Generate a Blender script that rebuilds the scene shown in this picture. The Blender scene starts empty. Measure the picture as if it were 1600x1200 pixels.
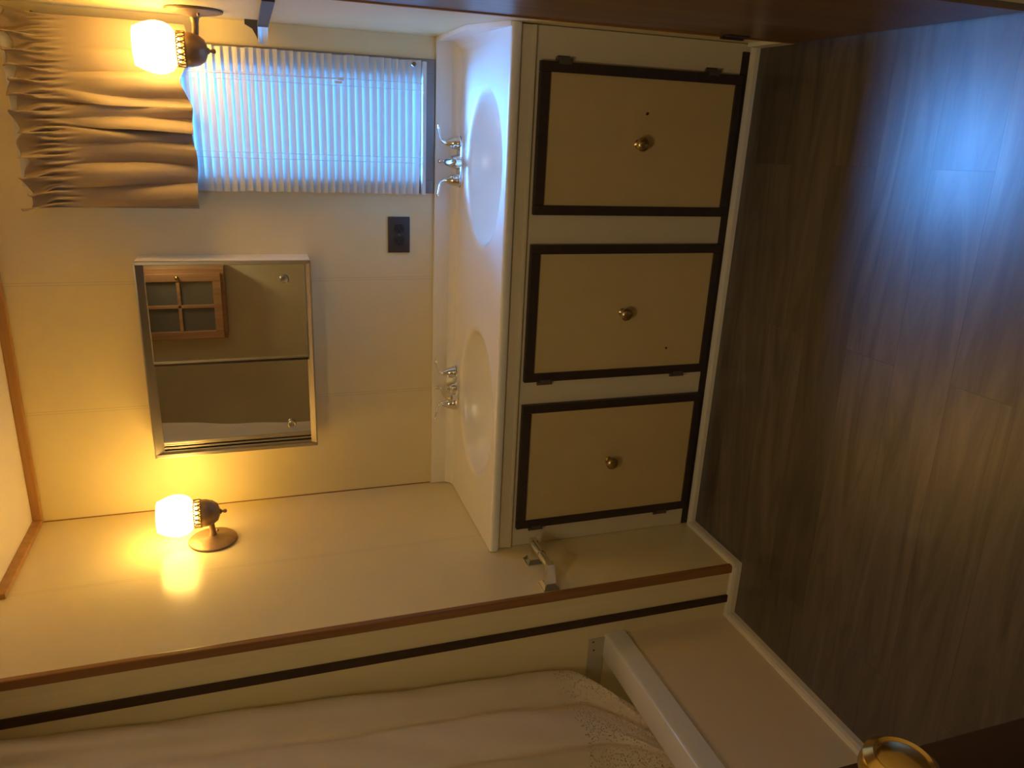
import bpy, bmesh, math, random
from mathutils import Vector, Matrix
PI = math.pi
random.seed(7)
sc = bpy.context.scene
COL = sc.collection

# ------------------------------------------------------------------ materials
def new_mat(name):
    m = bpy.data.materials.new(name); m.use_nodes = True
    nt = m.node_tree; nt.nodes.clear()
    out = nt.nodes.new('ShaderNodeOutputMaterial')
    return m, nt, out

def pbr(name, col, rough=.5, metal=0., spec=.5, coat=0., bump=0., bscale=60., var=0., vscale=6., ior=None):
    m, nt, out = new_mat(name)
    b = nt.nodes.new('ShaderNodeBsdfPrincipled')
    b.inputs['Base Color'].default_value = (*col, 1)
    b.inputs['Roughness'].default_value = rough
    b.inputs['Metallic'].default_value = metal
    b.inputs['Specular IOR Level'].default_value = spec
    b.inputs['Coat Weight'].default_value = coat
    if ior: b.inputs['IOR'].default_value = ior
    tc = nt.nodes.new('ShaderNodeTexCoord')
    if var > 0:
        n = nt.nodes.new('ShaderNodeTexNoise'); n.inputs['Scale'].default_value = vscale
        n.inputs['Detail'].default_value = 4
        nt.links.new(tc.outputs['Object'], n.inputs['Vector'])
        r = nt.nodes.new('ShaderNodeValToRGB')
        r.color_ramp.elements[0].position = .3; r.color_ramp.elements[1].position = .7
        r.color_ramp.elements[0].color = (*[c * (1 - var) for c in col], 1)
        r.color_ramp.elements[1].color = (*[min(1, c * (1 + var)) for c in col], 1)
        nt.links.new(n.outputs['Fac'], r.inputs['Fac'])
        nt.links.new(r.outputs['Color'], b.inputs['Base Color'])
    if bump > 0:
        n2 = nt.nodes.new('ShaderNodeTexNoise'); n2.inputs['Scale'].default_value = bscale
        nt.links.new(tc.outputs['Object'], n2.inputs['Vector'])
        bp = nt.nodes.new('ShaderNodeBump'); bp.inputs['Strength'].default_value = bump
        bp.inputs['Distance'].default_value = .01
        nt.links.new(n2.outputs['Fac'], bp.inputs['Height'])
        nt.links.new(bp.outputs['Normal'], b.inputs['Normal'])
    nt.links.new(b.outputs['BSDF'], out.inputs['Surface'])
    return m

def wood(name, c0, c1, rough=.4, axis='Z', scale=8., stretch=18., coat=0., spec=.5):
    m, nt, out = new_mat(name)
    b = nt.nodes.new('ShaderNodeBsdfPrincipled')
    b.inputs['Roughness'].default_value = rough; b.inputs['Coat Weight'].default_value = coat
    b.inputs['Specular IOR Level'].default_value = spec
    tc = nt.nodes.new('ShaderNodeTexCoord'); mp = nt.nodes.new('ShaderNodeMapping')
    s = [scale * stretch / 4] * 3; s['XYZ'.index(axis)] = scale / 6
    mp.inputs['Scale'].default_value = s
    n = nt.nodes.new('ShaderNodeTexNoise'); n.inputs['Scale'].default_value = 1.0
    n.inputs['Detail'].default_value = 8; n.inputs['Distortion'].default_value = .6
    r = nt.nodes.new('ShaderNodeValToRGB')
    r.color_ramp.elements[0].position = .32; r.color_ramp.elements[1].position = .68
    r.color_ramp.elements[0].color = (*c0, 1); r.color_ramp.elements[1].color = (*c1, 1)
    nt.links.new(tc.outputs['Object'], mp.inputs['Vector']); nt.links.new(mp.outputs['Vector'], n.inputs['Vector'])
    nt.links.new(n.outputs['Fac'], r.inputs['Fac']); nt.links.new(r.outputs['Color'], b.inputs['Base Color'])
    nt.links.new(b.outputs['BSDF'], out.inputs['Surface'])
    return m

def floor_mat():
    m, nt, out = new_mat('vinyl_plank')
    L = nt.links.new
    b = nt.nodes.new('ShaderNodeBsdfPrincipled')
    tc = nt.nodes.new('ShaderNodeTexCoord')
    rot = nt.nodes.new('ShaderNodeMapping'); rot.inputs['Rotation'].default_value = (0, 0, math.radians(-2))
    L(tc.outputs['Object'], rot.inputs['Vector'])
    br = nt.nodes.new('ShaderNodeTexBrick')
    br.inputs['Scale'].default_value = 1.0
    br.inputs['Brick Width'].default_value = 1.15; br.inputs['Row Height'].default_value = .15
    br.inputs['Mortar Size'].default_value = .0008; br.inputs['Mortar Smooth'].default_value = .2
    br.inputs['Color1'].default_value = (.6, .6, .6, 1); br.inputs['Color2'].default_value = (1, 1, 1, 1)
    br.inputs['Mortar'].default_value = (.45, .45, .45, 1)
    br.offset = .37
    L(rot.outputs['Vector'], br.inputs['Vector'])
    # grain runs along X; planks get an offset from their tone
    mp = nt.nodes.new('ShaderNodeMapping'); mp.inputs['Scale'].default_value = (1.6, 13, 1)
    L(rot.outputs['Vector'], mp.inputs['Vector'])
    addv = nt.nodes.new('ShaderNodeVectorMath'); addv.operation = 'MULTIPLY_ADD'
    addv.inputs[1].default_value = (7, 3, 5)
    L(br.outputs['Color'], addv.inputs[0]); L(mp.outputs['Vector'], addv.inputs[2])
    n = nt.nodes.new('ShaderNodeTexNoise'); n.inputs['Scale'].default_value = 1.0
    n.inputs['Detail'].default_value = 10; n.inputs['Roughness'].default_value = .66; n.inputs['Distortion'].default_value = 1.6
    L(addv.outputs['Vector'], n.inputs['Vector'])
    r = nt.nodes.new('ShaderNodeValToRGB')
    e = r.color_ramp.elements
    e[0].position = .28; e[0].color = (.040, .031, .023, 1)
    e[1].position = .74; e[1].color = (.18, .14, .108, 1)
    e2 = r.color_ramp.elements.new(.5); e2.color = (.105, .083, .065, 1)
    L(n.outputs['Fac'], r.inputs['Fac'])
    mx = nt.nodes.new('ShaderNodeMix'); mx.data_type = 'RGBA'; mx.blend_type = 'MULTIPLY'; mx.inputs['Factor'].default_value = 1
    L(r.outputs['Color'], mx.inputs['A']); L(br.outputs['Color'], mx.inputs['B'])
    L(mx.outputs['Result'], b.inputs['Base Color'])
    rr = nt.nodes.new('ShaderNodeMapRange'); rr.inputs['To Min'].default_value = .40; rr.inputs['To Max'].default_value = .30
    L(n.outputs['Fac'], rr.inputs['Value']); L(rr.outputs['Result'], b.inputs['Roughness'])
    b.inputs['Specular IOR Level'].default_value = FLOOR_SPEC
    bp = nt.nodes.new('ShaderNodeBump'); bp.inputs['Strength'].default_value = .05; bp.inputs['Distance'].default_value = .004
    L(n.outputs['Fac'], bp.inputs['Height']); L(bp.outputs['Normal'], b.inputs['Normal'])
    L(b.outputs['BSDF'], out.inputs['Surface'])
    return m

def panel_mat(name, col, seams, axis, rough=.42):
    """painted panelling with thin pressed seam lines at the given coordinates"""
    m, nt, out = new_mat(name); L = nt.links.new
    b = nt.nodes.new('ShaderNodeBsdfPrincipled'); b.inputs['Roughness'].default_value = rough
    tc = nt.nodes.new('ShaderNodeTexCoord'); sx = nt.nodes.new('ShaderNodeSeparateXYZ')
    L(tc.outputs['Object'], sx.inputs['Vector'])
    prev = None
    for s in seams:
        for d in (-.004, .004):
            c = nt.nodes.new('ShaderNodeMath'); c.operation = 'COMPARE'
            c.inputs[1].default_value = s + d; c.inputs[2].default_value = .0007
            L(sx.outputs[axis], c.inputs[0])
            if prev is None: prev = c
            else:
                a = nt.nodes.new('ShaderNodeMath'); a.operation = 'MAXIMUM'
                L(prev.outputs[0], a.inputs[0]); L(c.outputs[0], a.inputs[1]); prev = a
    n = nt.nodes.new('ShaderNodeTexNoise'); n.inputs['Scale'].default_value = 5; n.inputs['Detail'].default_value = 3
    L(tc.outputs['Object'], n.inputs['Vector'])
    r = nt.nodes.new('ShaderNodeValToRGB')
    r.color_ramp.elements[0].position = .3; r.color_ramp.elements[1].position = .7
    r.color_ramp.elements[0].color = (*[c * .97 for c in col], 1); r.color_ramp.elements[1].color = (*[min(1, c * 1.02) for c in col], 1)
    L(n.outputs['Fac'], r.inputs['Fac'])
    if prev is not None:
        mx = nt.nodes.new('ShaderNodeMix'); mx.data_type = 'RGBA'
        mx.inputs['B'].default_value = (*[c * .76 for c in col], 1)
        L(prev.outputs[0], mx.inputs['Factor']); L(r.outputs['Color'], mx.inputs['A'])
        L(mx.outputs['Result'], b.inputs['Base Color'])
    else:
        L(r.outputs['Color'], b.inputs['Base Color'])
    L(b.outputs['BSDF'], out.inputs['Surface'])
    return m

def cloth_mat(name, col, transl=.3, holes=False, weave=900, lum_var=.06):
    m, nt, out = new_mat(name); L = nt.links.new
    tc = nt.nodes.new('ShaderNodeTexCoord')
    d = nt.nodes.new('ShaderNodeBsdfDiffuse'); t = nt.nodes.new('ShaderNodeBsdfTranslucent')
    n = nt.nodes.new('ShaderNodeTexNoise'); n.inputs['Scale'].default_value = 14; n.inputs['Detail'].default_value = 5
    L(tc.outputs['Object'], n.inputs['Vector'])
    r = nt.nodes.new('ShaderNodeValToRGB')
    r.color_ramp.elements[0].color = (*[c * (1 - lum_var) for c in col], 1); r.color_ramp.elements[1].color = (*[min(1, c * (1 + lum_var)) for c in col], 1)
    L(n.outputs['Fac'], r.inputs['Fac'])
    L(r.outputs['Color'], d.inputs['Color']); L(r.outputs['Color'], t.inputs['Color'])
    w = nt.nodes.new('ShaderNodeTexNoise'); w.inputs['Scale'].default_value = weave
    L(tc.outputs['Object'], w.inputs['Vector'])
    bp = nt.nodes.new('ShaderNodeBump'); bp.inputs['Strength'].default_value = .15; bp.inputs['Distance'].default_value = .002
    L(w.outputs['Fac'], bp.inputs['Height']); L(bp.outputs['Normal'], d.inputs['Normal'])
    mx = nt.nodes.new('ShaderNodeMixShader'); mx.inputs[0].default_value = transl
    L(d.outputs[0], mx.inputs[1]); L(t.outputs[0], mx.inputs[2])
    fin = mx
    if holes:
        v = nt.nodes.new('ShaderNodeTexVoronoi'); v.inputs['Scale'].default_value = 175
        L(tc.outputs['Object'], v.inputs['Vector'])
        c = nt.nodes.new('ShaderNodeMath'); c.operation = 'LESS_THAN'; c.inputs[1].default_value = .30
        L(v.outputs['Distance'], c.inputs[0])
        tr = nt.nodes.new('ShaderNodeBsdfTransparent')
        m2 = nt.nodes.new('ShaderNodeMixShader')
        L(c.outputs[0], m2.inputs[0]); L(mx.outputs[0], m2.inputs[1]); L(tr.outputs[0], m2.inputs[2])
        fin = m2
    L(fin.outputs[0], out.inputs['Surface'])
    return m

def slat_mat():
    m, nt, out = new_mat('blind_vinyl'); L = nt.links.new
    b = nt.nodes.new('ShaderNodeBsdfPrincipled')
    b.inputs['Base Color'].default_value = (.66, .68, .68, 1); b.inputs['Roughness'].default_value = .4
    t = nt.nodes.new('ShaderNodeBsdfTranslucent'); t.inputs['Color'].default_value = (.80, .82, .82, 1)
    mx = nt.nodes.new('ShaderNodeMixShader'); mx.inputs[0].default_value = .12
    L(b.outputs[0], mx.inputs[1]); L(t.outputs[0], mx.inputs[2]); L(mx.outputs[0], out.inputs['Surface'])
    return m

def pane_mat(name, tint=(1, 1, 1)):
    m, nt, out = new_mat(name); L = nt.links.new
    tr = nt.nodes.new('ShaderNodeBsdfTransparent'); tr.inputs['Color'].default_value = (*tint, 1)
    g = nt.nodes.new('ShaderNodeBsdfGlossy'); g.inputs['Roughness'].default_value = .03
    mx = nt.nodes.new('ShaderNodeMixShader')
    mx.inputs[0].default_value = .05; L(tr.outputs[0], mx.inputs[1]); L(g.outputs[0], mx.inputs[2]); L(mx.outputs[0], out.inputs['Surface'])
    return m

def emit_mat(name, col, strength):
    m, nt, out = new_mat(name)
    e = nt.nodes.new('ShaderNodeEmission'); e.inputs['Color'].default_value = (*col, 1); e.inputs['Strength'].default_value = strength
    nt.links.new(e.outputs[0], out.inputs['Surface'])
    return m

# ---- light settings
LAMP_COL = (1.0, .58, .13)
LAMP_STRENGTH = 25.0
SKY = 7.5
GLOW = 150.0
GLOW_ELEV = 56.0
SKY_COL = (.12, .42, 1.0)
GLOW_COL = (.08, .36, 1.0)
FILL_POWER = 9.0  # strength of the added fill light
EXPOSURE = 0.0
FLOOR_SPEC = 1.0

CREAM = (.78, .675, .40)
M = {}
M['wall_back'] = panel_mat('wall_panel_back', CREAM, (.75, .36), 'X')
M['wall_left'] = panel_mat('wall_panel_left', CREAM, (-.405,), 'Y', rough=.2)
M['wall'] = pbr('wall_paint', CREAM, .45, var=.02)
M['ceiling'] = pbr('ceiling_paint', (.80, .75, .66), .6)
M['floor'] = floor_mat()
M['trim_wood'] = wood('oak_trim', (.20, .085, .025), (.34, .16, .05), .4)
M['trim_oak'] = wood('light_oak_trim', (.36, .18, .06), (.50, .27, .10), .4, axis='X')
M['dark_trim'] = pbr('dark_brown_paint', (.045, .022, .012), .4, var=.15, vscale=30)
M['door_wood'] = wood('dark_door_wood', (.115, .060, .026), (.20, .108, .048), .34)
M['door_dark'] = wood('dark_walnut', (.030, .011, .006), (.055, .021, .010), .55)
M['white'] = pbr('white_trim_paint', (.80, .74, .60), .4)
M['cream_panel'] = pbr('cream_laminate', (.60, .46, .22), .5, var=.03, vscale=10)
M['stile'] = pbr('cream_paint', (.68, .60, .43), .5, var=.02)
M['frame_dark'] = pbr('cabinet_dark_frame', (.040, .026, .022), .38, var=.15, vscale=40)
M['marble'] = pbr('cultured_marble', (.86, .84, .78), .24)
M['chrome'] = pbr('chrome', (.82, .82, .82), .10, 1.0)
M['chrome_dark'] = pbr('polished_chrome_trim', (.62, .56, .47), .32, 1.0)
M['mirror'] = pbr('mirror_silver', (.92, .92, .88), .01, 1.0)
M['brass'] = pbr('aged_brass', (.50, .36, .16), .28, 1.0, var=.2, vscale=80)
M['gold'] = pbr('polished_brass', (.78, .54, .18), .16, 1.0)
M['bronze'] = pbr('antique_bronze', (.27, .18, .115), .42, .5, var=.15, vscale=40)
M['steel'] = pbr('dull_steel', (.16, .13, .10), .45, .6)
M['black'] = pbr('black_plastic', (.020, .019, .021), .42)
M['blackpit'] = pbr('socket_hole', (.004, .004, .004), .8)
M['outlet'] = pbr('dark_brown_plastic', (.050, .042, .040), .4)
M['globe'] = emit_mat('lit_glass_globe', LAMP_COL, LAMP_STRENGTH)
M['curtain'] = cloth_mat('taupe_cotton', (.45, .36, .28), .10, weave=700)
M['shower'] = cloth_mat('cream_shower_fabric', (.86, .76, .60), .18, weave=1200, lum_var=.03)
M['lace'] = cloth_mat('cream_lace', (.86, .76, .60), .18, holes=True, weave=1200, lum_var=.03)
M['slat'] = slat_mat()
M['rail'] = pbr('blind_rail', (.72, .72, .70), .4)
M['cord'] = pbr('white_cord', (.75, .73, .68), .7)
M['alu'] = pbr('anodised_window_frame', (.27, .23, .21), .42, .3)
M['pane'] = pane_mat('window_glass', (.97, .99, 1))
M['tub'] = pbr('tub_acrylic', (.80, .77, .73), .2, coat=.3)
M['tub_apron'] = pbr('tub_apron_panel', (.82, .68, .46), .4, var=.02)
M['flange'] = pbr('tub_flange_plastic', (.50, .44, .34), .45, var=.05, vscale=20)
M['chip'] = pbr('bare_wood_chip', (.05, .028, .015), .8)
M['oak_cab'] = wood('honey_oak', (.36, .18, .075), (.50, .27, .12), .4)
M['cab_glass'] = pbr('smoked_cabinet_glass', (.16, .14, .11), .22)
M['tape'] = pane_mat('clear_tape', (.93, .95, .97))
M['towel_metal'] = pbr('gunmetal_bar', (.045, .038, .034), .55, 0.)

# ------------------------------------------------------------------ object helpers
ORG = {}
def thing(name, label, cat, loc=(0, 0, 0), rz=0, group=None, kind=None):
    o = bpy.data.objects.new(name, None); COL.objects.link(o)
    o.empty_display_size = .05
    o.location = loc; o.rotation_euler = (0, 0, rz); ORG[o] = Vector(loc)
    o['label'] = label; o['category'] = cat
    if group: o['group'] = group
    if kind: o['kind'] = kind
    return o

def obj(name, bm, mat, parent=None, label=None, cat=None, group=None, kind=None, base=None, smooth=None, sub=0):
    """links a bmesh (world coordinates, or coordinates local to a thing standing at 0,0,0) as one mesh object"""
    me = bpy.data.meshes.new(name)
    bmesh.ops.recalc_face_normals(bm, faces=bm.faces)
    if smooth is not None:
        ang = math.radians(smooth)
        for f in bm.faces: f.smooth = True
        for e in bm.edges:
            if len(e.link_faces) == 2 and e.calc_face_angle(0) > ang: e.smooth = False
    org = Vector((0, 0, 0))
    if parent is not None: org = ORG[parent]
    elif base is not None: org = Vector(base)
    bmesh.ops.translate(bm, verts=bm.verts, vec=-org)
    bm.to_mesh(me); bm.free()
    for mm in (mat if isinstance(mat, (list, tuple)) else [mat]): me.materials.append(mm)
    o = bpy.data.objects.new(name, me); COL.objects.link(o)
    ORG[o] = org
    if parent is not None: o.parent = parent
    else: o.location = org
    if label: o['label'] = label
    if cat: o['category'] = cat
    if group: o['group'] = group
    if kind: o['kind'] = kind
    if sub:
        s = o.modifiers.new('sub', 'SUBSURF'); s.levels = sub; s.render_levels = sub
    return o

def struct(name, bm, mat, label, cat, **k):
    return obj(name, bm, mat, label=label, cat=cat, kind='structure', **k)

def kids(o): return [c for c in bpy.data.objects if c.parent == o]
def copy_tree(o, parent=None, loc=None, rz=None, label=None):
    c = o.copy(); COL.objects.link(c); c.parent = parent
    if loc is not None: c.location = loc
    if rz is not None: c.rotation_euler = (0, 0, rz)
    if label: c['label'] = label
    for k in kids(o): copy_tree(k, c)
    return c

# ------------------------------------------------------------------ mesh helpers
def B(): return bmesh.new()
def box(bm, x0, x1, y0, y1, z0, z1, bev=0., seg=2):
    t = bmesh.new()
    r = bmesh.ops.create_cube(t, size=1)
    bmesh.ops.scale(t, vec=(abs(x1 - x0), abs(y1 - y0), abs(z1 - z0)), verts=t.verts)
    bmesh.ops.translate(t, vec=((x0 + x1) / 2, (y0 + y1) / 2, (z0 + z1) / 2), verts=t.verts)
    if bev > 0: bmesh.ops.bevel(t, geom=t.edges[:], offset=bev, segments=seg, affect='EDGES', profile=.6)
    merge(bm, t)
    return bm
def merge(bm, t):
    vm = {v: bm.verts.new(v.co) for v in t.verts}
    for f in t.faces:
        try: bm.faces.new([vm[v] for v in f.verts])
        except ValueError: pass
    t.free()
def lathe(bm, prof, centre=(0, 0, 0), axis='Z', n=32, matrix=None):
    """prof: list of (radius, height); axis through centre"""
    rings = []
    for r, h in prof:
        ring = []
        for i in range(n if r > 1e-6 else 1):
            a = 2 * PI * i / n
            p = Vector((r * math.cos(a), r * math.sin(a), h))
            if axis == 'X': p = Vector((p.z, p.x, p.y))
            elif axis == '-X': p = Vector((-p.z, p.x, -p.y))
            elif axis == 'Y': p = Vector((p.y, p.z, p.x))
            elif axis == '-Y': p = Vector((p.x, -p.z, p.y))
            if matrix: p = matrix @ p
            ring.append(bm.verts.new(p + Vector(centre)))
        rings.append(ring)
    for a, b in zip(rings, rings[1:]):
        for i in range(n):
            j = (i + 1) % n
            if len(a) == 1 and len(b) == 1: continue
            if len(a) == 1: bm.faces.new([a[0], b[i], b[j]])
            elif len(b) == 1: bm.faces.new([a[i], a[j], b[0]])
            else: bm.faces.new([a[i], a[j], b[j], b[i]])
    return bm
def smooth_path(pts, k=6):
    pts = [Vector(p) for p in pts]; out = []
    for i in range(len(pts) - 1):
        p0 = pts[max(0, i - 1)]; p1 = pts[i]; p2 = pts[i + 1]; p3 = pts[min(len(pts) - 1, i + 2)]
        for j in range(k):
            t = j / k
            out.append(.5 * ((2 * p1) + (-p0 + p2) * t + (2 * p0 - 5 * p1 + 4 * p2 - p3) * t * t + (-p0 + 3 * p1 - 3 * p2 + p3) * t ** 3))
    out.append(pts[-1]); return out
def tube(bm, pts, r, n=10, closed=False, flat=None):
    """r: number or list; flat: optional (axis vector, factor) squash of the section"""
    pts = [Vector(p) for p in pts]; N = len(pts)
    rs = r if isinstance(r, (list, tuple)) else [r] * N
    if len(rs) != N:
        rs = [rs[min(len(rs) - 1, int(i / (N - 1) * (len(rs) - 1)))] * (1 - (i / (N - 1) * (len(rs) - 1)) % 1) + rs[min(len(rs) - 1, int(i / (N - 1) * (len(rs) - 1)) + 1)] * ((i / (N - 1) * (len(rs) - 1)) % 1) for i in range(N)]
    rings = []; up = None
    for i, p in enumerate(pts):
        if closed: d = pts[(i + 1) % N] - pts[i - 1]
        else: d = pts[min(N - 1, i + 1)] - pts[max(0, i - 1)]
        d.normalize()
        if up is None:
            up = Vector((0, 0, 1)) if abs(d.z) < .9 else Vector((1, 0, 0))
        u = (up - d * up.dot(d)).normalized(); w = d.cross(u); up = u
        ring = []
        for k in range(n):
            a = 2 * PI * k / n
            q = (u * math.cos(a) + w * math.sin(a)) * rs[i]
            if flat: q = q - flat[0] * q.dot(flat[0]) * (1 - flat[1])
            ring.append(bm.verts.new(p + q))
        rings.append(ring)
    M_ = N if closed else N - 1
    for i in range(M_):
        a, b = rings[i], rings[(i + 1) % N]
        for k in range(n):
            bm.faces.new([a[k], a[(k + 1) % n], b[(k + 1) % n], b[k]])
    if not closed:
        bm.faces.new(rings[0][::-1]); bm.faces.new(rings[-1])
    return bm
def prism(bm, poly, axis, a, b):
    """poly: 2-D points in the plane across axis (Y,Z for X; X,Z for Y; X,Y for Z), extruded a..b"""
    def P(p, t):
        return {'X': (t, p[0], p[1]), 'Y': (p[0], t, p[1]), 'Z': (p[0], p[1], t)}[axis]
    v0 = [bm.verts.new(P(p, a)) for p in poly]; v1 = [bm.verts.new(P(p, b)) for p in poly]
    n = len(poly)
    for i in range(n): bm.faces.new([v0[i], v0[(i + 1) % n], v1[(i + 1) % n], v1[i]])
    bm.faces.new(v0[::-1]); bm.faces.new(v1)
    return bm
def frame_rect(bm, x0, x1, z0, z1, w, y0, y1, bev=.002, wt=None, wb=None):
    wt = w if wt is None else wt; wb = w if wb is None else wb
    box(bm, x0, x0 + w, y0, y1, z0, z1, bev); box(bm, x1 - w, x1, y0, y1, z0, z1, bev)
    box(bm, x0 + w, x1 - w, y0, y1, z1 - wt, z1, bev); box(bm, x0 + w, x1 - w, y0, y1, z0, z0 + wb, bev)
    return bm
def sheet(bm, grid):
    """grid[i][j] -> Vector"""
    vs = [[bm.verts.new(p) for p in row] for row in grid]
    for i in range(len(vs) - 1):
        for j in range(len(vs[0]) - 1):
            bm.faces.new([vs[i][j], vs[i + 1][j], vs[i + 1][j + 1], vs[i][j + 1]])
    return vs
def roundbox_rect(bm, cx, cy, w, d, r, z0, z1, taper=0., n=6, bev=.002):
    pts = []
    for sx, sy, a0 in ((1, 1, 0), (-1, 1, PI / 2), (-1, -1, PI), (1, -1, 3 * PI / 2)):
        for k in range(n + 1):
            a = a0 + PI / 2 * k / n
            pts.append((sx * (w / 2 - r) + r * math.cos(a), sy * (d / 2 - r) + r * math.sin(a)))
    levels = [(1, z0), (1, z1 - bev), (1 - taper - bev / (d / 2), z1)]
    rings = [[bm.verts.new((cx + p[0] * s, cy + p[1] * s, z)) for p in pts] for s, z in levels]
    m = len(pts)
    for a, b in zip(rings, rings[1:]):
        for i in range(m): bm.faces.new([a[i], a[(i + 1) % m], b[(i + 1) % m], b[i]])
    bm.faces.new(rings[0][::-1]); bm.faces.new(rings[-1])
    return bm

# ------------------------------------------------------------------ sizes of the room
W = 1.48; H = 2.049
YE = -.765          # end of the left wall / wall at the end of the tub
YV = -.494          # vanity face
XT = -.18           # tub apron

# ------------------------------------------------------------------ setting
struct('floor', box(B(), -1.05, 1.62, -4.3, .08, -.05, 0), M['floor'], 'dark brown wood-look plank floor in front of the vanity', 'floor')
struct('ceiling', box(B(), -1.05, 1.62, -4.3, .08, H, H + .05), M['ceiling'], 'pale ceiling above the vanity alcove', 'ceiling')
WX0, WX1, WZ0, WZ1 = 1.050, 1.375, .835, 1.86
bm = B()
box(bm, -1.05, WX0, 0, .05, 0, H); box(bm, WX1, W + .14, 0, .05, 0, H)
box(bm, WX0, WX1, 0, .05, 0, WZ0); box(bm, WX0, WX1, 0, .05, WZ1, H)
struct('wall_back', bm, M['wall_back'], 'cream panelled wall behind the mirror cabinet and the window', 'wall')
struct('wall_left', box(B(), -.05, 0, YE + .0, 0, 0, H), M['wall_left'], 'cream side wall carrying the lamp beside the mirror cabinet', 'wall')
struct('wall_tub_end', box(B(), -1.05, -.05, YE, YE + .05, 0, H), M['wall'], 'cream wall end behind the shower curtain', 'wall')
struct('wall_tub_side', box(B(), -1.05, -1.0, -2.7, YE, 0, H), M['wall'], 'cream wall along the far side of the tub', 'wall')
bm = B()
box(bm, W, W + .05, -.665, 0, 0, H); box(bm, W, W + .05, -4.3, -1.325, 0, H); box(bm, W, W + .05, -1.325, -.665, 1.96, H)
struct('wall_right', bm, M['wall'], 'cream wall on the right of the vanity carrying the second lamp', 'wall')
struct('wall_front', box(B(), -1.05, .76, -2.75, -2.7, 0, H), M['wall'], 'tan wall opposite the mirror', 'wall')
struct('wall_hall', box(B(), .71, .76, -4.25, -2.75, 0, H), M['wall'], 'tan wall of the passage', 'wall')
struct('wall_hall_end', box(B(), .71, 1.53, -4.3, -4.25, 0, H), M['wall'], 'tan wall closing the passage', 'wall')

# window (1.05..1.375) with frame and pane
bm = B()
frame_rect(bm, 1.022, 1.416, .795, 1.90, .040, -.010, 0, .002, wb=.050)
frame_rect(bm, WX0 + .001, WX1 - .001, WZ0 + .001, WZ1 - .001, .014, 0, .045, .001)
win = struct('window_1', bm, M['alu'], 'narrow window with brown-grey frame behind the slatted blind', 'window', base=(1.2, 0, .795))
obj('pane', box(B(), WX0 + .014, WX1 - .014, .028, .032, WZ0 + .014, WZ1 - .014), M['pane'], win)

# doors
d1 = struct('door_1', prism(B(), [(-1.318, .028), (-.668, .006), (-.668, 1.95), (-1.318, 1.95)], 'X', 1.470, 1.505), M['door_wood'],
            'reddish-brown wooden door in the right wall beside the vanity', 'door', base=(1.49, -1.0, .006))
for z in (.20, 1.72):
    b_ = B(); box(b_, 1.462, 1.4735, -.674, -.664, z - .032, z + .032, .002)
    box(b_, 1.4668, 1.4705, -.70, -.672, z - .030, z + .030, .001)
    obj('hinge', b_, M['frame_dark'], d1)
obj('edge_trim', tube(B(), [(1.4725, -.668, .008), (1.4725, -.668, 1.95)], .006, 10), M['trim_wood'], d1)
b_ = B(); lathe(b_, [(0, 0), (.026, 0), (.026, .006), (.010, .012), (.010, .03), (.024, .04), (.027, .052), (.018, .062), (0, .064)], (1.4705, -1.27, 1.10), '-X', 24)
obj('door_knob', b_, M['gold'], d1, smooth=35)

d2 = struct('door_2', box(B(), .698, .730, -2.695, -2.05, .02, 1.97, .002), M['door_dark'],
            'very dark brown door standing open at the near corner', 'door', base=(.715, -2.4, .02))
b_ = B()
lathe(b_, [(0, 0), (.033, 0), (.034, .004), (.028, .009), (.012, .013), (.011, .028), (.018, .034), (.027, .042), (.030, .052), (.028, .062), (.0215, .067), (.019, .0655), (.016, .067), (0, .068)],
      (.730, -2.108, .905), 'X', 36)
obj('door_knob', b_, M['gold'], d2, label='round polished brass knob', smooth=35)

# trims
struct('trim_1', box(B(), -.022, .004, YE - .006, YE + .010, .024, H, .003), M['trim_wood'], 'brown wooden edging on the outer corner of the left wall', 'trim')
struct('trim_2', box(B(), -.126, -.100, YE - .006, YE, .018, H, .002), M['dark_trim'], 'dark brown strip on the wall end beside the shower curtain', 'trim')
struct('trim_3', box(B(), 0, W, -.016, 0, H - .026, H, .003), M['trim_oak'], 'light oak strip where ceiling meets the back wall', 'trim')
struct('trim_5', box(B(), 0, .0025, -.0025, 0, .795, H - .026), M['trim_wood'], 'thin brown joint line in the corner of back and left wall', 'trim')
struct('trim_4', box(B(), 0, .016, -.42, -.016, H - .026, H, .003), M['trim_oak'], 'light oak strip where ceiling meets the left wall', 'trim')
def quarter(x0, y0, x1, y1, nx, ny, z=.024, t=.012):
    bm = B(); d = Vector((x1 - x0, y1 - y0, 0)).normalized(); n = Vector((nx, ny, 0))
    prof = [(0, 0), (t, 0), (t, z * .55), (t * .75, z * .85), (t * .3, z), (0, z)]
    a = Vector((x0, y0, 0)); c = Vector((x1, y1, 0))
    v0 = [bm.verts.new(a + n * p + Vector((0, 0, q))) for p, q in prof]; v1 = [bm.verts.new(c + n * p + Vector((0, 0, q))) for p, q in prof]
    k = len(prof)
    for i in range(k): bm.faces.new([v0[i], v0[(i + 1) % k], v1[(i + 1) % k], v1[i]])
    bm.faces.new(v0[::-1]); bm.faces.new(v1); return bm
struct('baseboard_back', quarter(0, YV - .002, W - .01, YV - .002, 0, -1, .024), M['white'], 'thin white floor moulding along the vanity front', 'baseboard')
struct('baseboard_left', quarter(0, YE - .012, 0, YV - .014, 1, 0, .030), M['white'], 'white floor moulding under the paper holder wall', 'baseboard')
struct('baseboard_end', quarter(XT + .0, YE, 0, YE, 0, -1, .030, .013), M['white'], 'short white floor moulding across the wall end', 'baseboard')
struct('baseboard_tub', quarter(XT + .004, -2.1, XT + .004, YE - .013, 1, 0, .030, .015), M['white'], 'white floor moulding along the tub front', 'baseboard')
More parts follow.
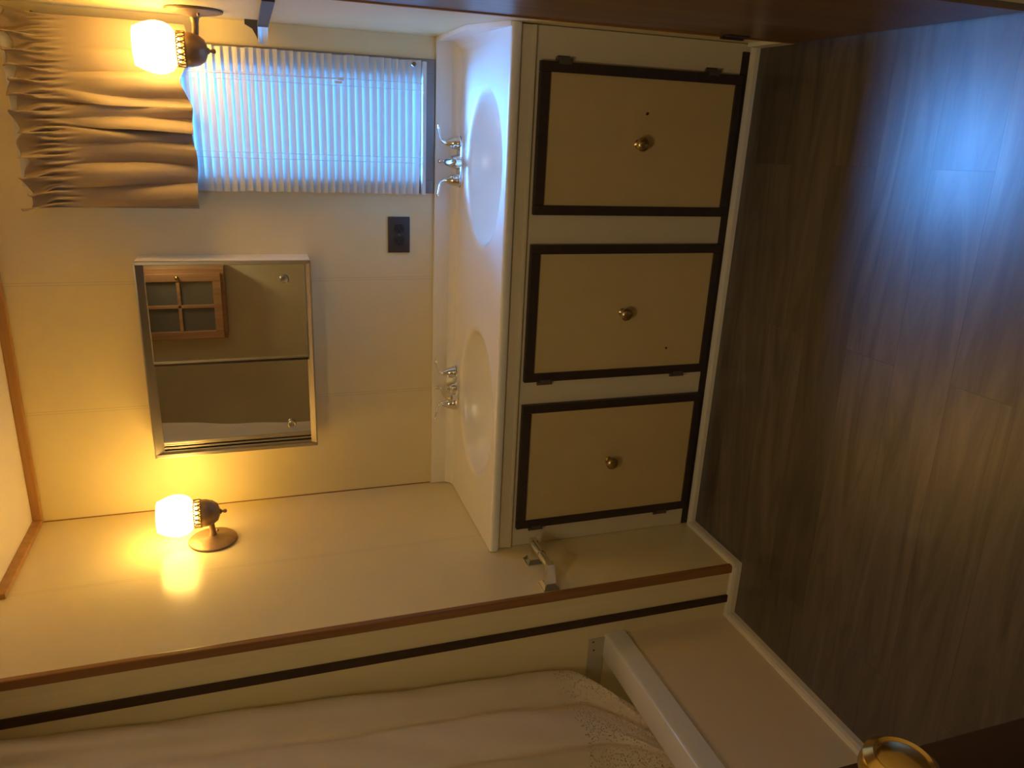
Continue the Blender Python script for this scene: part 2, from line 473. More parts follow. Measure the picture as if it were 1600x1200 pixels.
struct('baseboard_right', box(B(), W - .012, W, -.655, YV - .016, 0, .045, .003), M['white'], 'short white floor moulding beside the brown door', 'baseboard')

# ------------------------------------------------------------------ vanity cabinet
van = thing('vanity_cabinet', 'cream vanity cabinet with three dark-framed doors under the countertop', 'cabinet', (W / 2, YV, 0))
bm = B()
box(bm, .002, W - .002, YV, YV + .018, .022, .648)
box(bm, .002, .016, YV + .018, -.02, .022, .648); box(bm, W - .016, W - .002, YV + .018, -.02, .022, .648)
box(bm, .016, W - .016, YV + .018, -.02, .06, .072)
obj('carcass', bm, M['stile'], van)
obj('toe_strip', box(B(), .003, W - .022, YV - .0035, YV, .024, .047, .001), M['frame_dark'], van, label='dark brown strip along the bottom of the vanity')
bm = B(); box(bm, .003, W - .003, YV - .007, YV, .650, .690, .002); box(bm, .003, W - .003, YV - .0095, YV - .006, .6505, .660, .001)
obj('top_rail', bm, M['stile'], van)
def cab_door(x0, x1, hinge_side, z0=.042, z1=.638):
    yb, yf = YV - .0005, YV - .017
    bm = frame_rect(B(), x0, x1, z0, z1, .026, yf, yb, .0025, wt=.028, wb=.022)
    d = obj('door', bm, M['frame_dark'], van)
    obj('door_panel', box(B(), x0 + .024, x1 - .024, YV - .011, yb, z0 + .020, z1 - .026), M['cream_panel'], d, label='cream door panel')
    kx = (x0 + x1) / 2
    bm = lathe(B(), [(0, 0), (.012, 0), (.012, .002), (.0075, .005), (.007, .014), (.0125, .018), (.0175, .024), (.0185, .029), (.0155, .034), (.009, .037), (0, .038)],
               (kx + {1.2055: -.001}.get(round(kx, 4), 0), YV - .011, .344), '-Y', 28)
    obj('knob', bm, M['brass'], d, label='round aged brass knob', smooth=40)
    for z in (z1 - .065, z0 + .097):
        hx = x1 + .006 if hinge_side > 0 else x0 - .006
        bm = tube(B(), [(hx, YV - .012, z - .021), (hx, YV - .012, z + .021)], .0045, 10)
        for s in (-1, 1):
            lathe(bm, [(0, 0), (.0052, 0), (.0046, .003), (0, .005)], (hx, YV - .012, z + s * .021), 'Z', 10)
        sx = 1 if hinge_side > 0 else -1
        box(bm, min(hx, hx + sx * .008), max(hx, hx + sx * .008), YV - .004, YV - .0005, z - .017, z + .017, .0008)
        box(bm, min(hx, hx - sx * .012), max(hx, hx - sx * .012), YV - .0185, YV - .0165, z - .017, z + .017, .0006)
        obj('hinge', bm, M['steel'], d)
    return d
D1 = cab_door(1.015, 1.397, 1)
D2 = cab_door(.542, .936, -1)
D3 = cab_door(.066, .471, -1)
def chip(x, z, s, parent):
    bm = B(); n = 7
    pts = [(x + s * random.uniform(.5, 1) * math.cos(2 * PI * i / n), z + s * random.uniform(.5, 1) * math.sin(2 * PI * i / n)) for i in range(n)]
    obj('chip', prism(bm, pts, 'Y', YV - .0116, YV - .0108), M['chip'], parent)
chip(1.284, .325, .007, D1); chip(.624, .185, .005, D2)

# ------------------------------------------------------------------ countertop with two moulded basins
ZC = .72; YC = -.514
SINKS = [(1.117, -.300, .232, .184), (.408, -.297, .250, .192)]
def deck_z(x, y):
    z = ZC
    for cx, cy, a, b in SINKS:
        r = math.sqrt(((x - cx) / a) ** 2 + ((y - cy) / b) ** 2)
        if r < 1:
            if r > .90: t = (1 - r) / .10; z = ZC - .008 * t * t
            else:
                t = r / .90; z = ZC - .008 - .125 * (1 - t ** 3.2) ** .75
    if y > -.045:                                   # cove up to the backsplash
        t = min(1, (y + .045) / .035); z = max(z, ZC + .035 * (1 - math.sqrt(max(0, 1 - t * t))))
    if x > W - .05 and y > YC + .02:
        t = min(1, (x - W + .05) / .04); z = max(z, ZC + .04 * min(1, (y - YC - .02) / .25) * (1 - math.sqrt(max(0, 1 - t * t))))
    return z
counter = thing('countertop', 'glossy white moulded countertop with two oval basins on the vanity', 'countertop', (W / 2, -.25, .69))
xs = [i * (W - .003) / 260 + .002 for i in range(261)]
ys = [YC + .010 + i * (.504 - .012) / 110 for i in range(111)]
bm = B()
vs = sheet(bm, [[Vector((x, y, deck_z(x, y))) for y in ys] for x in xs])
# bullnose front edge and underside return
edge = [vs[i][0] for i in range(len(xs))]
prev = edge
for k in range(1, 9):
    a = PI / 2 * k / 6 if k <= 6 else PI / 2
    if k <= 6: dy, dz = -.010 * math.sin(a), -.010 * (1 - math.cos(a))
    elif k == 7: dy, dz = -.010, -.020
    else: dy, dz = -.006, -.0265
    cur = [bm.verts.new((e.co.x, YC + .010 + dy, e.co.z + dz)) for e in edge]
    for i in range(len(xs) - 1): bm.faces.new([prev[i], prev[i + 1], cur[i + 1], cur[i]])
    prev = cur
last = [bm.verts.new((e.co.x, YV + .002, ZC - .0265)) for e in edge]
for i in range(len(xs) - 1): bm.faces.new([prev[i], prev[i + 1], last[i + 1], last[i]])
obj('deck', bm, M['marble'], counter, smooth=50)
bm = B(); box(bm, .002, W - .002, -.013, -.0005, ZC, .792, .003)
obj('backsplash', bm, M['marble'], counter, smooth=40)
bm = prism(B(), [(-.010, ZC), (-.010, .792), (-.36, .792), (YC + .02, .735), (YC + .004, .7205), (YC + .004, ZC)], 'X', W - .0125, W - .0005)
obj('side_splash', bm, M['marble'], counter, smooth=40)
for cx, cy, a, b in SINKS:
    zb = deck_z(cx, cy)
    obj('drain', lathe(B(), [(0, .003), (.012, .003), (.016, .001), (.022, .004), (.026, .002), (.027, -.002)], (cx, cy, zb), 'Z', 28), M['chrome'], counter, label='chrome drain ring', smooth=40)

# ------------------------------------------------------------------ faucets (built at the origin, then placed)
def make_faucet(label):
    f = thing('faucet', label, 'faucet', (0, 0, 0), group='chrome faucets on the white countertop')
    bm = roundbox_rect(B(), 0, 0, .158, .050, .022, 0, .012, .04, bev=.004)
    obj('base_plate', bm, M['chrome'], f, smooth=40)
    bm = B()
    pth = smooth_path([(0, 0, .008), (0, -.001, .028), (0, -.014, .045), (0, -.045, .053), (0, -.078, .050), (0, -.094, .042)], 6)
    tube(bm, pth, [.024, .020, .0155, .0135, .0125, .012], 18)
    lathe(bm, [(0, -.012), (.0095, -.012), (.011, -.008), (.011, .004), (0, .006)], (0, -.094, .040), 'Z', 16)
    s = obj('spout', bm, M['chrome'], f, smooth=45)
    obj('lift_rod', lathe(B(), [(.003, 0), (.003, .030), (.0065, .033), (.007, .038), (.004, .043), (0, .044)], (0, .010, .030), 'Z', 14), M['chrome'], f, smooth=45)
    for sd in (-1, 1):
        bm = B()
        lathe(bm, [(.0225, .010), (.0225, .016), (.0195, .020), (.019, .026), (.0165, .034), (.0115, .043), (.0075, .053), (.0045, .060), (0, .062)], (sd * .0555, 0, 0), 'Z', 24)
        p = smooth_path([(sd * .0555, 0, .044), (sd * .0565, -.001, .058), (sd * .063, -.003, .068), (sd * .080, -.006, .073), (sd * .098, -.010, .077), (sd * .108, -.012, .080)], 6)
        tube(bm, p, [.0075, .006, .0055, .0065, .0078, .004], 14, flat=(Vector((0, 0, 1)), .55))
        obj('handle', bm, M['chrome'], f, smooth=50)
    return f
fa = make_faucet('chrome two-handle faucet on the countertop below the window')
fa.location = (1.124, -.066, ZC - .001)
copy_tree(fa, loc=(.385, -.076, ZC - .001), rz=0, label='chrome two-handle faucet at the basin farther from the window')

# ------------------------------------------------------------------ mirror cabinet
mc = thing('mirror_cabinet', 'shallow wall cabinet with two sliding mirror doors on the back wall', 'cabinet', (.533, 0, 1.19))
MX0, MX1, MZ0, MZ1, MY = .236, .831, 1.192, 1.669, -.120
bm = B()
box(bm, MX0, MX1, MY + .010, 0, MZ0, MZ0 + .004); box(bm, MX0, MX1, MY + .010, 0, MZ1 - .004, MZ1)
box(bm, MX0, MX0 + .004, MY + .010, 0, MZ0 + .004, MZ1 - .004); box(bm, MX1 - .004, MX1, MY + .010, 0, MZ0 + .004, MZ1 - .004)
box(bm, MX0 + .004, MX1 - .004, -.006, 0, MZ0 + .004, MZ1 - .004)
obj('body', bm, M['white'], mc)
bm = B()
prism(bm, [(MY - .002, MZ1 + .001), (MY - .002, MZ1 - .003), (MY + .008, MZ1 - .026), (MY + .012, MZ1 - .026), (MY + .012, MZ1 + .001)], 'X', MX0 - .001, MX1 + .001)
prism(bm, [(MY - .002, MZ0 - .001), (MY - .002, MZ0 + .003), (MY + .006, MZ0 + .018), (MY + .012, MZ0 + .018), (MY + .012, MZ0 - .001)], 'X', MX0 - .001, MX1 + .001)
box(bm, MX1 - .008, MX1 + .001, MY - .002, MY + .012, MZ0, MZ1, .001)
box(bm, MX0 - .001, MX0 + .010, MY - .002, MY + .012, MZ0, MZ1, .001)
obj('frame', bm, M['chrome_dark'], mc, label='polished chrome frame strips')
def mirror_door(x0, x1, y, pull_x, tracks):
    d = obj('mirror_door', box(B(), x0, x1, y, y + .004, MZ0 + .016, MZ1 - .024, .0008), M['mirror'], mc)
    bm = B(); box(bm, x0, x0 + .006, y - .003, y + .005, MZ0 + .016, MZ1 - .024, .001)
    box(bm, x1 - .0025, x1, y - .002, y + .005, MZ0 + .016, MZ1 - .024, .001)
    box(bm, x0, x1, y - .0018, y + .005, MZ0 + .0155, MZ0 + .019, .0006)
    obj('edge_strip', bm, M['chrome_dark'], d)
    if tracks: obj('gap_shadow', box(B(), x0 - .008, x0 - .0005, y - .002, y + .006, MZ0 + .016, MZ1 - .024, .001), M['frame_dark'], d, label='dark strip standing in for the shadow gap at the overlapping edge')  # shadow gap between the doors, made as a dark strip
    obj('finger_pull', lathe(B(), [(0, 0), (.0125, 0), (.0135, .006), (.0125, .0095), (.010, .0105), (.0085, .008), (0, .007)], (pull_x, y - .0005, 1.268), '-Y', 24), M['chrome_dark'], d, smooth=40)
    return d
mirror_door(.532, MX1 - .008, MY + .004, .776, 1)
mirror_door(.276, .552, MY + .012, .312, 0)
bm = B()
box(bm, MX0 + .010, MX0 + .018, MY + .006, MY + .02, MZ0 + .014, MZ1 - .024, .001)
box(bm, MX0 + .022, MX0 + .028, MY + .010, MY + .02, MZ0 + .014, MZ1 - .024, .001)
box(bm, MX0 + .032, MX0 + .040, MY + .012, MY + .02, MZ0 + .014, MZ1 - .024, .001)
obj('side_track', bm, M['chrome_dark'], mc)

# ------------------------------------------------------------------ outlet
ou = thing('outlet', 'dark brown duplex outlet mounted sideways below the mirror cabinet', 'outlet', (.891, 0, .905))
obj('plate', box(B(), .834, .948, -.006, 0, .870, .940, .003), M['outlet'], ou, smooth=40)
for cx in (.871, .911):
    bm = roundbox_rect(B(), 0, 0, .030, .034, .012, 0, .0022, 0, bev=.0006)
    bmesh.ops.rotate(bm, verts=bm.verts, matrix=Matrix.Rotation(PI / 2, 3, 'X')); bmesh.ops.translate(bm, verts=bm.verts, vec=(cx, -.0058, .905))
    r = obj('receptacle', bm, M['black'], ou)
    bm = B(); box(bm, cx - .004, cx + .005, -.0084, -.0076, .9105, .9125); box(bm, cx - .004, cx + .004, -.0084, -.0076, .8975, .8995)
    lathe(bm, [(0, 0), (.0028, 0), (.0028, .0006), (0, .0006)], (cx - .009, -.0078, .905), '-Y', 12)
    obj('slot', bm, M['blackpit'], r)
obj('screw', lathe(B(), [(0, 0), (.0035, 0), (.003, .0012), (0, .0014)], (.891, -.006, .905), '-Y', 12), M['steel'], ou)

# ------------------------------------------------------------------ wall lamps (built for the left wall: plate at x=0, arm along +X)
def make_lamp(label):
    l = thing('wall_lamp', label, 'lamp', (0, 0, 0), group='bronze wall lamps with glass globes')
    obj('wall_plate', lathe(B(), [(0, 0), (.069, 0), (.071, .003), (.069, .0065), (.058, .010), (.040, .0125), (.018, .0165), (.012, .020), (0, .021)], (0, 0, 0), 'X', 40), M['bronze'], l, smooth=40)
    bm = B(); tube(bm, smooth_path([(.015, 0, 0), (.032, 0, -.001), (.058, 0, .001), (.076, 0, .005)], 5), [.0135, .0085, .0085, .011], 16)
    lathe(bm, [(0, 0), (.004, 0), (.004, .006), (.002, .009), (0, .010)], (.0105, .034, -.012), 'X', 10)
    obj('arm', bm, M['bronze'], l, smooth=45)
    cx = .096
    bm = lathe(B(), [(0, -.030), (.012, -.0295), (.026, -.024), (.036, -.010), (.041, .008), (.0415, .020), (.040, .022), (.038, .010), (.030, -.006), (0, -.014)], (cx, 0, .004), 'Z', 36)
    lathe(bm, [(.0, -.050), (.0045, -.049), (.0062, -.044), (.0045, -.039), (.0038, -.036), (.0075, -.033), (.009, -.028)], (cx, 0, .004), 'Z', 14)
    obj('cup', bm, M['bronze'], l, smooth=45)
    bm = B(); n = 18
    tube(bm, [(cx + .0405 * math.cos(2 * PI * i / 36), .0405 * math.sin(2 * PI * i / 36), .026) for i in range(36)], .0016, 6, closed=True)
    tube(bm, [(cx + .0425 * math.cos(2 * PI * i / 36), .0425 * math.sin(2 * PI * i / 36), .0455) for i in range(36)], .0014, 6, closed=True)
    for k in range(n):
        a = 2 * PI * k / n
        u = Vector((-math.sin(a), math.cos(a), 0)); c = Vector((cx + .0415 * math.cos(a), .0415 * math.sin(a), .036))
        tube(bm, [c + u * .0062 * math.cos(t) + Vector((0, 0, .0098 * math.sin(t))) for t in [2 * PI * i / 12 for i in range(12)]], .0019, 6, closed=True)
        tube(bm, [c + u * .0072 + Vector((0, 0, .0095)), c + u * .0072 + Vector((0, 0, .017))], [.0016, .0008], 5)
    obj('gallery', bm, M['bronze'], l, label='pierced bronze ring holding the globe')
    prof = [(.033, .040), (.033, .048), (.044, .052), (.054, .060), (.0605, .074), (.0630, .090), (.0615, .106), (.056, .124), (.050, .137), (.0455, .146), (.0430, .146), (.048, .134), (.060, .100), (.058, .074), (.042, .056), (.030, .050), (.030, .040), (.033, .040)]
    bm = lathe(B(), prof, (cx, 0, 0), 'Z', 40)
    obj('globe', bm, M['globe'], l, label='glowing frosted glass globe', smooth=30)
    return l
lamp = make_lamp('lit bronze wall lamp on the left wall beside the mirror cabinet')
lamp.location = (0, -.238, 1.520)
copy_tree(lamp, loc=(W, -.175, 1.456), rz=PI, label='lit bronze wall lamp in front of the brown curtain')

# ------------------------------------------------------------------ window blind
bl = thing('window_blind', 'pale horizontal slatted blind hanging over the window', 'blind', (1.213, -.02, .83))
bm = B(); sw = .0135; nb = 48; pitch = .0214; tilt = math.radians(58)
for i in range(nb):
    zc_ = .858 + i * pitch
    droop = -.004 if i == 0 else 0
    pr = []
    for k in range(7):
        s = (k / 6 - .5) * 2
        c = .0022 * (1 - s * s)
        # outer edge (towards the window, +Y) higher
        yy = s * sw * math.cos(tilt) - c * math.sin(tilt); zz = s * sw * math.sin(tilt) + c * math.cos(tilt)
        pr.append((yy, zz))
    x0, x1 = 1.021 + random.uniform(-.0015, .0015), 1.409 + random.uniform(-.0015, .0015)
    g = [[Vector((x, -.027 + y, zc_ + z + droop * (x - x0) / .39 + .0006 * math.sin(x * 9 + i))) for (y, z) in pr] for x in [x0 + (x1 - x0) * q / 8 for q in range(9)]]
    sheet(bm, g)
sl = obj('slats', bm, M['slat'], bl, smooth=60)
obj('bottom_rail', box(B(), 1.019, 1.407, -.038, -.016, .826, .838, .003), M['rail'], bl)
obj('headrail', box(B(), 1.025, 1.412, -.042, -.013, 1.893, 1.925, .002), M['rail'], bl)
for x in (1.345, 1.325, 1.115, 1.131):
    obj('ladder_cord', tube(B(), [(x, -.040, .835), (x, -.040, 1.90)], .0007, 5), M['cord'], bl)
pc = obj('pull_cord', tube(B(), smooth_path([(1.338, -.046, 1.90), (1.339, -.046, 1.5), (1.343, -.0455, 1.09)], 4), .0010, 6), M['cord'], bl)
bm = lathe(B(), [(.0015, .020), (.003, .016), (.0042, .004), (.0048, 0), (0, 0)], (1.343, -.0455, 1.072), 'Z', 12)
lathe(bm, [(.0015, .020), (.003, .016), (.0042, .004), (.0048, 0), (0, 0)], (1.334, -.0455, 1.078), 'Z', 12)
obj('tassel', bm, M['rail'], pc)
bm = B()
lathe(bm, [(0, 0), (.007, 0), (.008, .004), (.006, .008), (.003, .008), (.0025, .004), (0, .004)], (1.397, -.036, .866), '-Y', 16)
box(bm, 1.392, 1.402, -.036, -.012, .862, .870, .001)
obj('end_clip', bm, M['chrome'], bl)
for (tx, tz) in ((1.29, .833), (1.125, .835)):
    g = []
    for i in range(8):
        row = []
        for j in range(5):
            row.append(Vector((tx + (i - 3.5) * .007, -.0405 - .004 * abs(math.sin(i * 1.9 + j * 1.3)) - .001, tz - .012 + j * .007 + .002 * math.sin(i * 2.3))))
        g.append(row)
    bm = B(); sheet(bm, g); obj('tape', bm, M['tape'], bl)

# ------------------------------------------------------------------ gathered curtain over the upper window
cu = thing('curtain', 'gathered taupe brown curtain hanging over the top of the window', 'curtain', (1.21, -.06, 1.49))
ZR = 1.846; ZT = 1.912; ZB = 1.487
folds = []
s_ = 0.0
random.seed(11)
PLEATS = []      # centre u, half width, depth, slant
_u = .012
while _u < .99:
    w_ = random.choice([.028, .036, .046, .058]) if _u < .66 else random.choice([.06, .085])
    PLEATS.append((_u + w_, w_, random.uniform(.028, .056) if _u < .66 else random.uniform(.012, .02), random.uniform(-.05, .05)))
    _u += 2 * w_ * random.uniform(.92, 1.02)
def curt_point(u, v):
    # u 0..1 left to right; v 0..1 hem to top of the heading
    z = ZB + (ZT - ZB) * v
    x = .972 + (1.452 - .972) * u
    dr = abs(z - ZR)
    low = min(1, max(0, (ZR - z) / .16)); low = low * low * (3 - 2 * low)
    d = 0; sh = 0
    for c, w, dep, sl in PLEATS:
        cc = c + sl * (low - .5) + .010 * math.sin(v * 5 + c * 40)
        t = (u - cc) / w
        if abs(t) < 1.25:
            prof = max(0, 1 - abs(t) ** 2.6 / 1.6)
            d = max(d, dep * prof * (.7 + .3 * math.sin(v * 4 + c * 30)))
            sh += .35 * dep * (1 - abs(t) / 1.25) * math.sin(c * 50)
    y = -.050 - d * (.16 + .84 * low)
    g = math.exp(-(dr / .040) ** 2)
    y += .007 * g * (math.sin(u * 2 * PI * 29 + 2 * math.sin(u * 17)) + .5 * math.sin(u * 2 * PI * 47 + z * 60)) - .006 * g
    z += .003 * g * math.sin(u * 2 * PI * 23)
    x += sh * low
    if z > ZR:
        t = (z - ZR) / (ZT - ZR)
        y += -.020 * t * math.sin(u * 2 * PI * 11 + 2.2 * math.sin(u * 9)) - .008 * t
        x += .012 * t * math.sin(u * 2 * PI * 11 + 1.4 + 2.2 * math.sin(u * 9))
        z += .010 * t * math.sin(u * 2 * PI * 6.5 + 1) + .006 * t * math.sin(u * 2 * PI * 15)
        x -= .016 * t * (1 - u) ** 3
    if v < .35:
        k = (1 - v / .35)
        z += k * (.022 * math.exp(-((u - .68) / .07) ** 2) + .004 * math.sin(u * 19) - .05 * (d - .02) * 2)
    y = min(y, -.0475)
    return Vector((x, y, z))
NU, NV = 420, 84
front = [[curt_point(i / NU, j / NV) for j in range(NV + 1)] for i in range(NU + 1)]
bm = B(); sheet(bm, front)
co = obj('cloth', bm, M['curtain'], cu, smooth=80)
so = co.modifiers.new('thick', 'SOLIDIFY'); so.thickness = .0012; so.offset = 0
bm = B()
g = []
for i in range(NU + 1):
    p = curt_point(i / NU, 0); q = curt_point(i / NU, .045)
    g.append([p + Vector((0, -.0022, -.001)), (p + q) / 2 + Vector((0, -.0032, 0)), q + Vector((0, -.0014, 0))])
sheet(bm, g); obj('hem', bm, M['curtain'], cu, smooth=80)
bm = tube(B(), [(.985, -.043, ZR), (1.455, -.043, ZR)], .004, 10)
for x in (.985, 1.455):
    tube(bm, smooth_path([(x, -.043, ZR), (x, -.02, ZR), (x, 0, ZR)], 3), .0035, 8)
obj('rod', bm, M['steel'], cu, label='thin metal rod through the curtain heading')

# ------------------------------------------------------------------ towel bar on the right wall
tb = thing('towel_bar', 'dark flat towel bar with a silver end on the right wall by the window', 'towel bar', (W, -.08, 1.29))
bm = B()
prism(bm, [(W, 1.335), (W, 1.285), (1.426, 1.283), (1.424, 1.300), (1.440, 1.306), (1.458, 1.316), (1.468, 1.335)], 'Y', -.046, -.036)
obj('bracket', bm, M['towel_metal'], tb)
bm = B()
v = [(1.420, -.048), (1.428, -.044), (1.466, -.122), (1.458, -.128)]
prism(bm, v, 'Z', 1.277, 1.303)
obj('end_piece', bm, M['chrome'], tb, label='silver end of the towel bar')
bm = B(); box(bm, 1.456, 1.464, -.64, -.122, 1.276, 1.304, .002)
box(bm, 1.462, W, -.625, -.605, 1.282, 1.298, .002)
obj('bar', bm, M['towel_metal'], tb)

# ------------------------------------------------------------------ paper holder
tp = thing('paper_holder', 'empty chrome toilet paper holder on the left wall below the countertop', 'holder', (0, -.66, .61))
def post(y, tip):
    bm = B()
    for w0, w1, x0, x1 in ((.023, .023, 0, .004), (.023, .015, .004, .016), (.0145, .0105, .016, .078)):
        v0 = [bm.verts.new((x0, y + a * w0, .610 + b * w0)) for a, b in ((-1, -1), (1, -1), (1, 1), (-1, 1))]
        v1 = [bm.verts.new((x1, y + a * w1, .612 + b * w1)) for a, b in ((-1, -1), (1, -1), (1, 1), (-1, 1))]
        for i in range(4): bm.faces.new([v0[i], v0[(i + 1) % 4], v1[(i + 1) % 4], v1[i]])
        bm.faces.new(v0[::-1]); bm.faces.new(v1)
    obj('post', bm, M['chrome'], tp)
post(-.594, 1); post(-.728, -1)
bm = tube(B(), [(.066, -.600, .613), (.066, -.662, .613)], .0135, 18); tube(bm, [(.066, -.660, .613), (.066, -.722, .613)], .0115, 18)
obj('roller', bm, M['chrome'], tp, smooth=40)

# ------------------------------------------------------------------ bathtub
tub = thing('bathtub', 'white bathtub with cream front panel behind the tucked shower curtain', 'bathtub', (-.55, -1.43, 0))
Y0, Y1 = -2.098, YE - .0005
obj('apron', box(B(), XT - .02, XT + .004, Y0, Y1, .0, .374), M['tub_apron'], tub, label='cream front panel of the tub')
prof = [(XT - .010, .372), (XT + .013, .372), (XT + .0148, .374), (XT + .0142, .427), (XT + .013, .432), (XT + .0105, .4355), (XT + .006, .437), (-.240, .439), (-.250, .4365), (-.2555, .430), (-.285, .16), (-.32, .105), (-.40, .085), (-.80, .085), (-.88, .105), (-.92, .18), (-.94, .42), (-.95, .437), (-.998, .437), (-.998, .43), (-.955, .43), (-.93, .09), (-.85, .07), (-.35, .07), (-.29, .10), (-.248, .42), (XT - .010, .424)]
obj('rim', box(prism(B(), prof, 'Y', Y0 + .05, Y1), -.998, -.167, Y0, Y0 + .05, 0, .437, .004), M['tub'], tub, label='glossy white tub rim and basin', smooth=35)
bm = B(); box(bm, -.99, -.176, YE - .004, YE - .0005, .437, .488, .001)
fl = obj('flange', bm, M['flange'], tub, label='flat strip along the wall end above the rim')
for x, z in ((-.186, .474), (-.215, .470)):
    obj('screw', lathe(B(), [(0, 0), (.003, 0), (.0022, .0012), (0, .0015)], (x, YE - .004, z), '-Y', 10), M['chip'], fl)

# ------------------------------------------------------------------ shower curtain
sh = thing('shower_curtain', 'sheer cream shower curtain with lace hem hanging inside the tub', 'curtain', (-.24, -1.2, .33))
raw = [(-.30, -.845), (-.262, -.795), (-.230, -.785), (-.207, -.806), (-.213, -.838), (-.246, -.862), (-.258, -.885), (-.233, -.915), (-.222, -.96), (-.219, -1.005), (-.217, -1.045), (-.224, -1.064), (-.250, -1.060), (-.288, -1.085), (-.294, -1.15), (-.266, -1.24), (-.272, -1.33), (-.250, -1.42), (-.245, -1.46)]
line = smooth_path([(a, b, 0) for a, b in raw], 7)
def sh_pt(i, z):
    p = line[i]; x, y = p.x, p.y
    t = max(0, (z - .9) / 1.1)
    far = max(0, min(1, (-.86 - y) / .5 + 1)) if y < -.86 else 1.0      # 1 at the far edge, 0 past y=-1.36
    tb_ = max(0, (.9 - z) / .5)
    cx = -.235 + .090 * t - .055 * min(1, tb_) ** 1.3
    flat = 1 - .35 * t
    x = cx + (x + .235) * flat * (1.0 if z > .7 else .8 + .2 * (z - .3) / .4)
    if z < .555:                                                     # bottom gathers towards the camera
        k = (.555 - z) / .17; yy0 = -.79
        shift = .235 * min(1.15, k) ** 1.25 * max(0, 1 - (yy0 - y) / .42)
        y -= shift
        x += .004 * math.sin(i * .55 + z * 40) * min(1, k)
    y += .012 * t * math.sin(i * .21) + .02 * t * (0 if y > -.83 else math.sin((y + .83) * 9))
    y = min(y, YE - .006)
    x += .0035 * math.sin(z * 9 + i * .13) + .002 * math.sin(z * 23 + i * .31)
    if z < .46: x = min(x, -.262 - .02 * (.46 - z) / .1)
    return Vector((x, y, z))
ZL = .615
zs = [ZL + (1.985 - ZL) * k / 90 for k in range(91)]
bm = B(); sheet(bm, [[sh_pt(i, z) for z in zs] for i in range(len(line))])
obj('fabric', bm, M['shower'], sh, smooth=80)
zs2 = [.33 + (ZL - .33) * k / 34 for k in range(35)]
bm = B(); sheet(bm, [[sh_pt(i, z) for z in zs2] for i in range(len(line))])
obj('lace_hem', bm, M['lace'], sh, label='lace band along the bottom of the curtain', smooth=80)
rod = thing('shower_rod', 'white rod above the tub carrying the shower curtain', 'rod', (-.15, -1.4, 1.99))
bm = tube(B(), [(-.148, YE, 1.997), (-.148, -2.7, 1.997)], .010, 14); obj('pole', bm, M['white'], rod, smooth=40)

# ------------------------------------------------------------------ oak wall cabinet opposite the mirror (seen in the mirror)
wc = thing('wall_cabinet', 'honey oak wall cabinet with four-pane glass door reflected in the mirror', 'cabinet', (.18, -2.7, 1.52))
CX0, CX1, CZ0, CZ1 = -.055, .372, 1.525, 2.03
bm = B(); box(bm, CX0, CX1, -2.699, -2.52, CZ0, CZ1, .003)
obj('carcass', bm, M['oak_cab'], wc)
dx0, dx1, dz0, dz1, yf = CX0 + .008, CX1 - .03, CZ0 + .02, CZ1 - .02, -2.498
bm = frame_rect(B(), dx0, dx1, dz0, dz1, .045, -2.519, yf, .003)
box(bm, (dx0 + dx1) / 2 - .009, (dx0 + dx1) / 2 + .009, -2.514, yf - .003, dz0 + .045, dz1 - .045, .002)
box(bm, dx0 + .045, dx1 - .045, -2.514, yf - .003, (dz0 + dz1) / 2 - .009, (dz0 + dz1) / 2 + .009, .002)
dd = obj('door', bm, M['oak_cab'], wc)
obj('pane', box(B(), dx0 + .04, dx1 - .04, -2.519, -2.514, dz0 + .04, dz1 - .04), M['cab_glass'], dd, label='dark glass of the cabinet door')
obj('knob', lathe(B(), [(0, 0), (.009, 0), (.006, .006), (.010, .013), (.012, .019), (.007, .024), (0, .025)], (dx1 - .022, yf, (dz0 + dz1) / 2), 'Y', 18), M['gold'], dd, smooth=40)

# ------------------------------------------------------------------ light
world = bpy.data.worlds.new('sky'); sc.world = world; world.use_nodes = True
nt = world.node_tree; nt.nodes.clear()
wo = nt.nodes.new('ShaderNodeOutputWorld'); bg = nt.nodes.new('ShaderNodeBackground')
tc = nt.nodes.new('ShaderNodeTexCoord'); sx = nt.nodes.new('ShaderNodeSeparateXYZ'); rp = nt.nodes.new('ShaderNodeValToRGB')
mr = nt.nodes.new('ShaderNodeMapRange'); mr.inputs['From Min'].default_value = -1; mr.inputs['From Max'].default_value = 1
nt.links.new(tc.outputs['Generated'], sx.inputs['Vector']); nt.links.new(sx.outputs['Z'], mr.inputs['Value']); nt.links.new(mr.outputs['Result'], rp.inputs['Fac'])
e = rp.color_ramp.elements
e[0].position = .44; e[0].color = (.05, .07, .08, 1)
e[1].position = .56; e[1].color = (*SKY_COL, 1)
nt.links.new(rp.outputs['Color'], bg.inputs['Color']); bg.inputs['Strength'].default_value = SKY
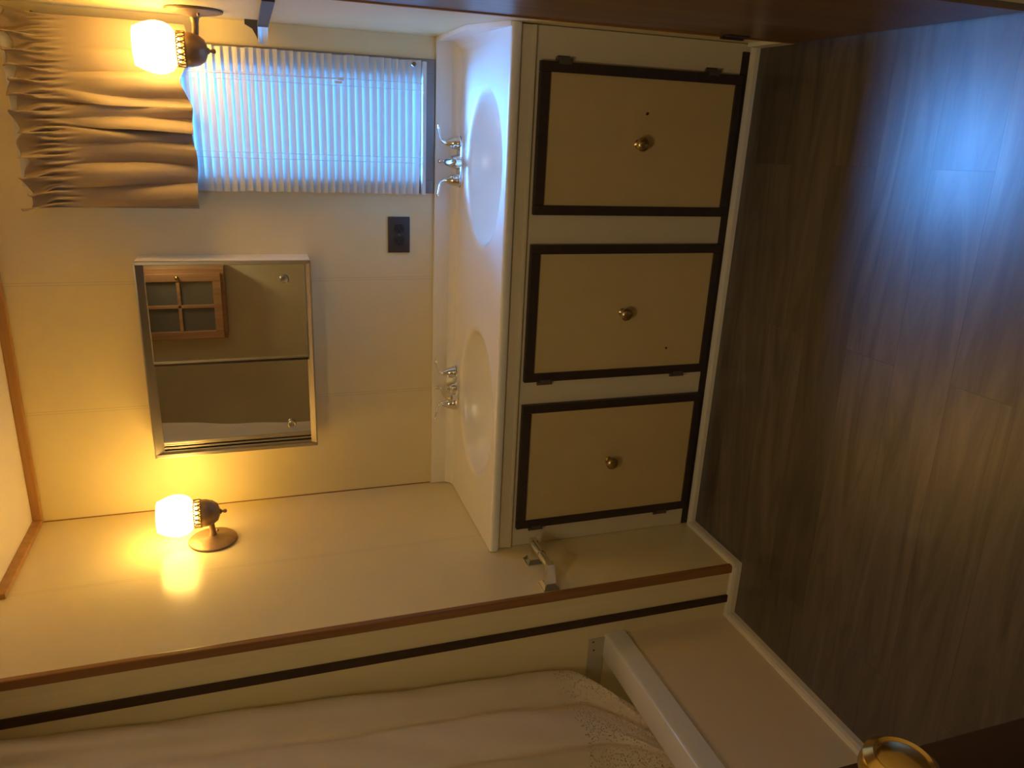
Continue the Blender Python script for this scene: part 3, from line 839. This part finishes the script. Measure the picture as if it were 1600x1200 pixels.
# bright spot added to the sky, aimed to light the counter and floor
dt = nt.nodes.new('ShaderNodeVectorMath'); dt.operation = 'DOT_PRODUCT'
el = math.radians(GLOW_ELEV); dt.inputs[1].default_value = (.02, math.cos(el), math.sin(el))
nt.links.new(tc.outputs['Generated'], dt.inputs[0])
gm = nt.nodes.new('ShaderNodeMapRange'); gm.interpolation_type = 'SMOOTHSTEP'
gm.inputs['From Min'].default_value = math.cos(math.radians(19)); gm.inputs['From Max'].default_value = math.cos(math.radians(8))
nt.links.new(dt.outputs['Value'], gm.inputs['Value'])
ml = nt.nodes.new('ShaderNodeMath'); ml.operation = 'MULTIPLY'; ml.inputs[1].default_value = GLOW
nt.links.new(gm.outputs['Result'], ml.inputs[0])
bg2 = nt.nodes.new('ShaderNodeBackground'); bg2.inputs['Color'].default_value = (*GLOW_COL, 1)
nt.links.new(ml.outputs[0], bg2.inputs['Strength'])
ad = nt.nodes.new('ShaderNodeAddShader')
nt.links.new(bg.outputs[0], ad.inputs[0]); nt.links.new(bg2.outputs[0], ad.inputs[1]); nt.links.new(ad.outputs[0], wo.inputs['Surface'])

def area(name, loc, target, size, power, col):
    l = bpy.data.lights.new(name, 'AREA'); l.energy = power; l.size = size; l.color = col
    o = bpy.data.objects.new(name, l); COL.objects.link(o); o.location = loc
    o.rotation_euler = (Vector(target) - Vector(loc)).to_track_quat('-Z', 'Y').to_euler()
    return o
area('unseen_fill_light', (.80, -2.25, H - .02), (.80, -2.25, 0), .30, FILL_POWER, (1.0, .82, .50))  # unseen fill light added above the camera to lift vanity front and tub

# ------------------------------------------------------------------ camera (photo was taken with the phone turned on its side)
cam = bpy.data.cameras.new('camera'); co_ = bpy.data.objects.new('camera', cam); COL.objects.link(co_)
f_px = 1182.48
cam.sensor_fit = 'HORIZONTAL'; cam.sensor_width = 36; cam.lens = 36 * f_px / 1600; cam.clip_start = .02
R = [[0.04533029, -0.315562, -0.9478216], [-0.94540681, -0.32006657, 0.06134623], [-0.32272455, 0.89329615, -0.31284317]]
r, d, f = (Vector(v) for v in R)
mw = Matrix(((r.x, -d.x, -f.x, 1.23786164), (r.y, -d.y, -f.y, -2.43679153), (r.z, -d.z, -f.z, 1.34950527), (0, 0, 0, 1)))
co_.matrix_world = mw
sc.camera = co_

sc.view_settings.view_transform = 'Standard'; sc.view_settings.look = 'None'
sc.view_settings.exposure = EXPOSURE; sc.view_settings.gamma = 1; sc.view_settings.use_curve_mapping = False
cy = sc.cycles
cy.use_denoising = True
cy.max_bounces = 10; cy.diffuse_bounces = 6; cy.glossy_bounces = 5; cy.transparent_max_bounces = 12
cy.sample_clamp_indirect = 6.0
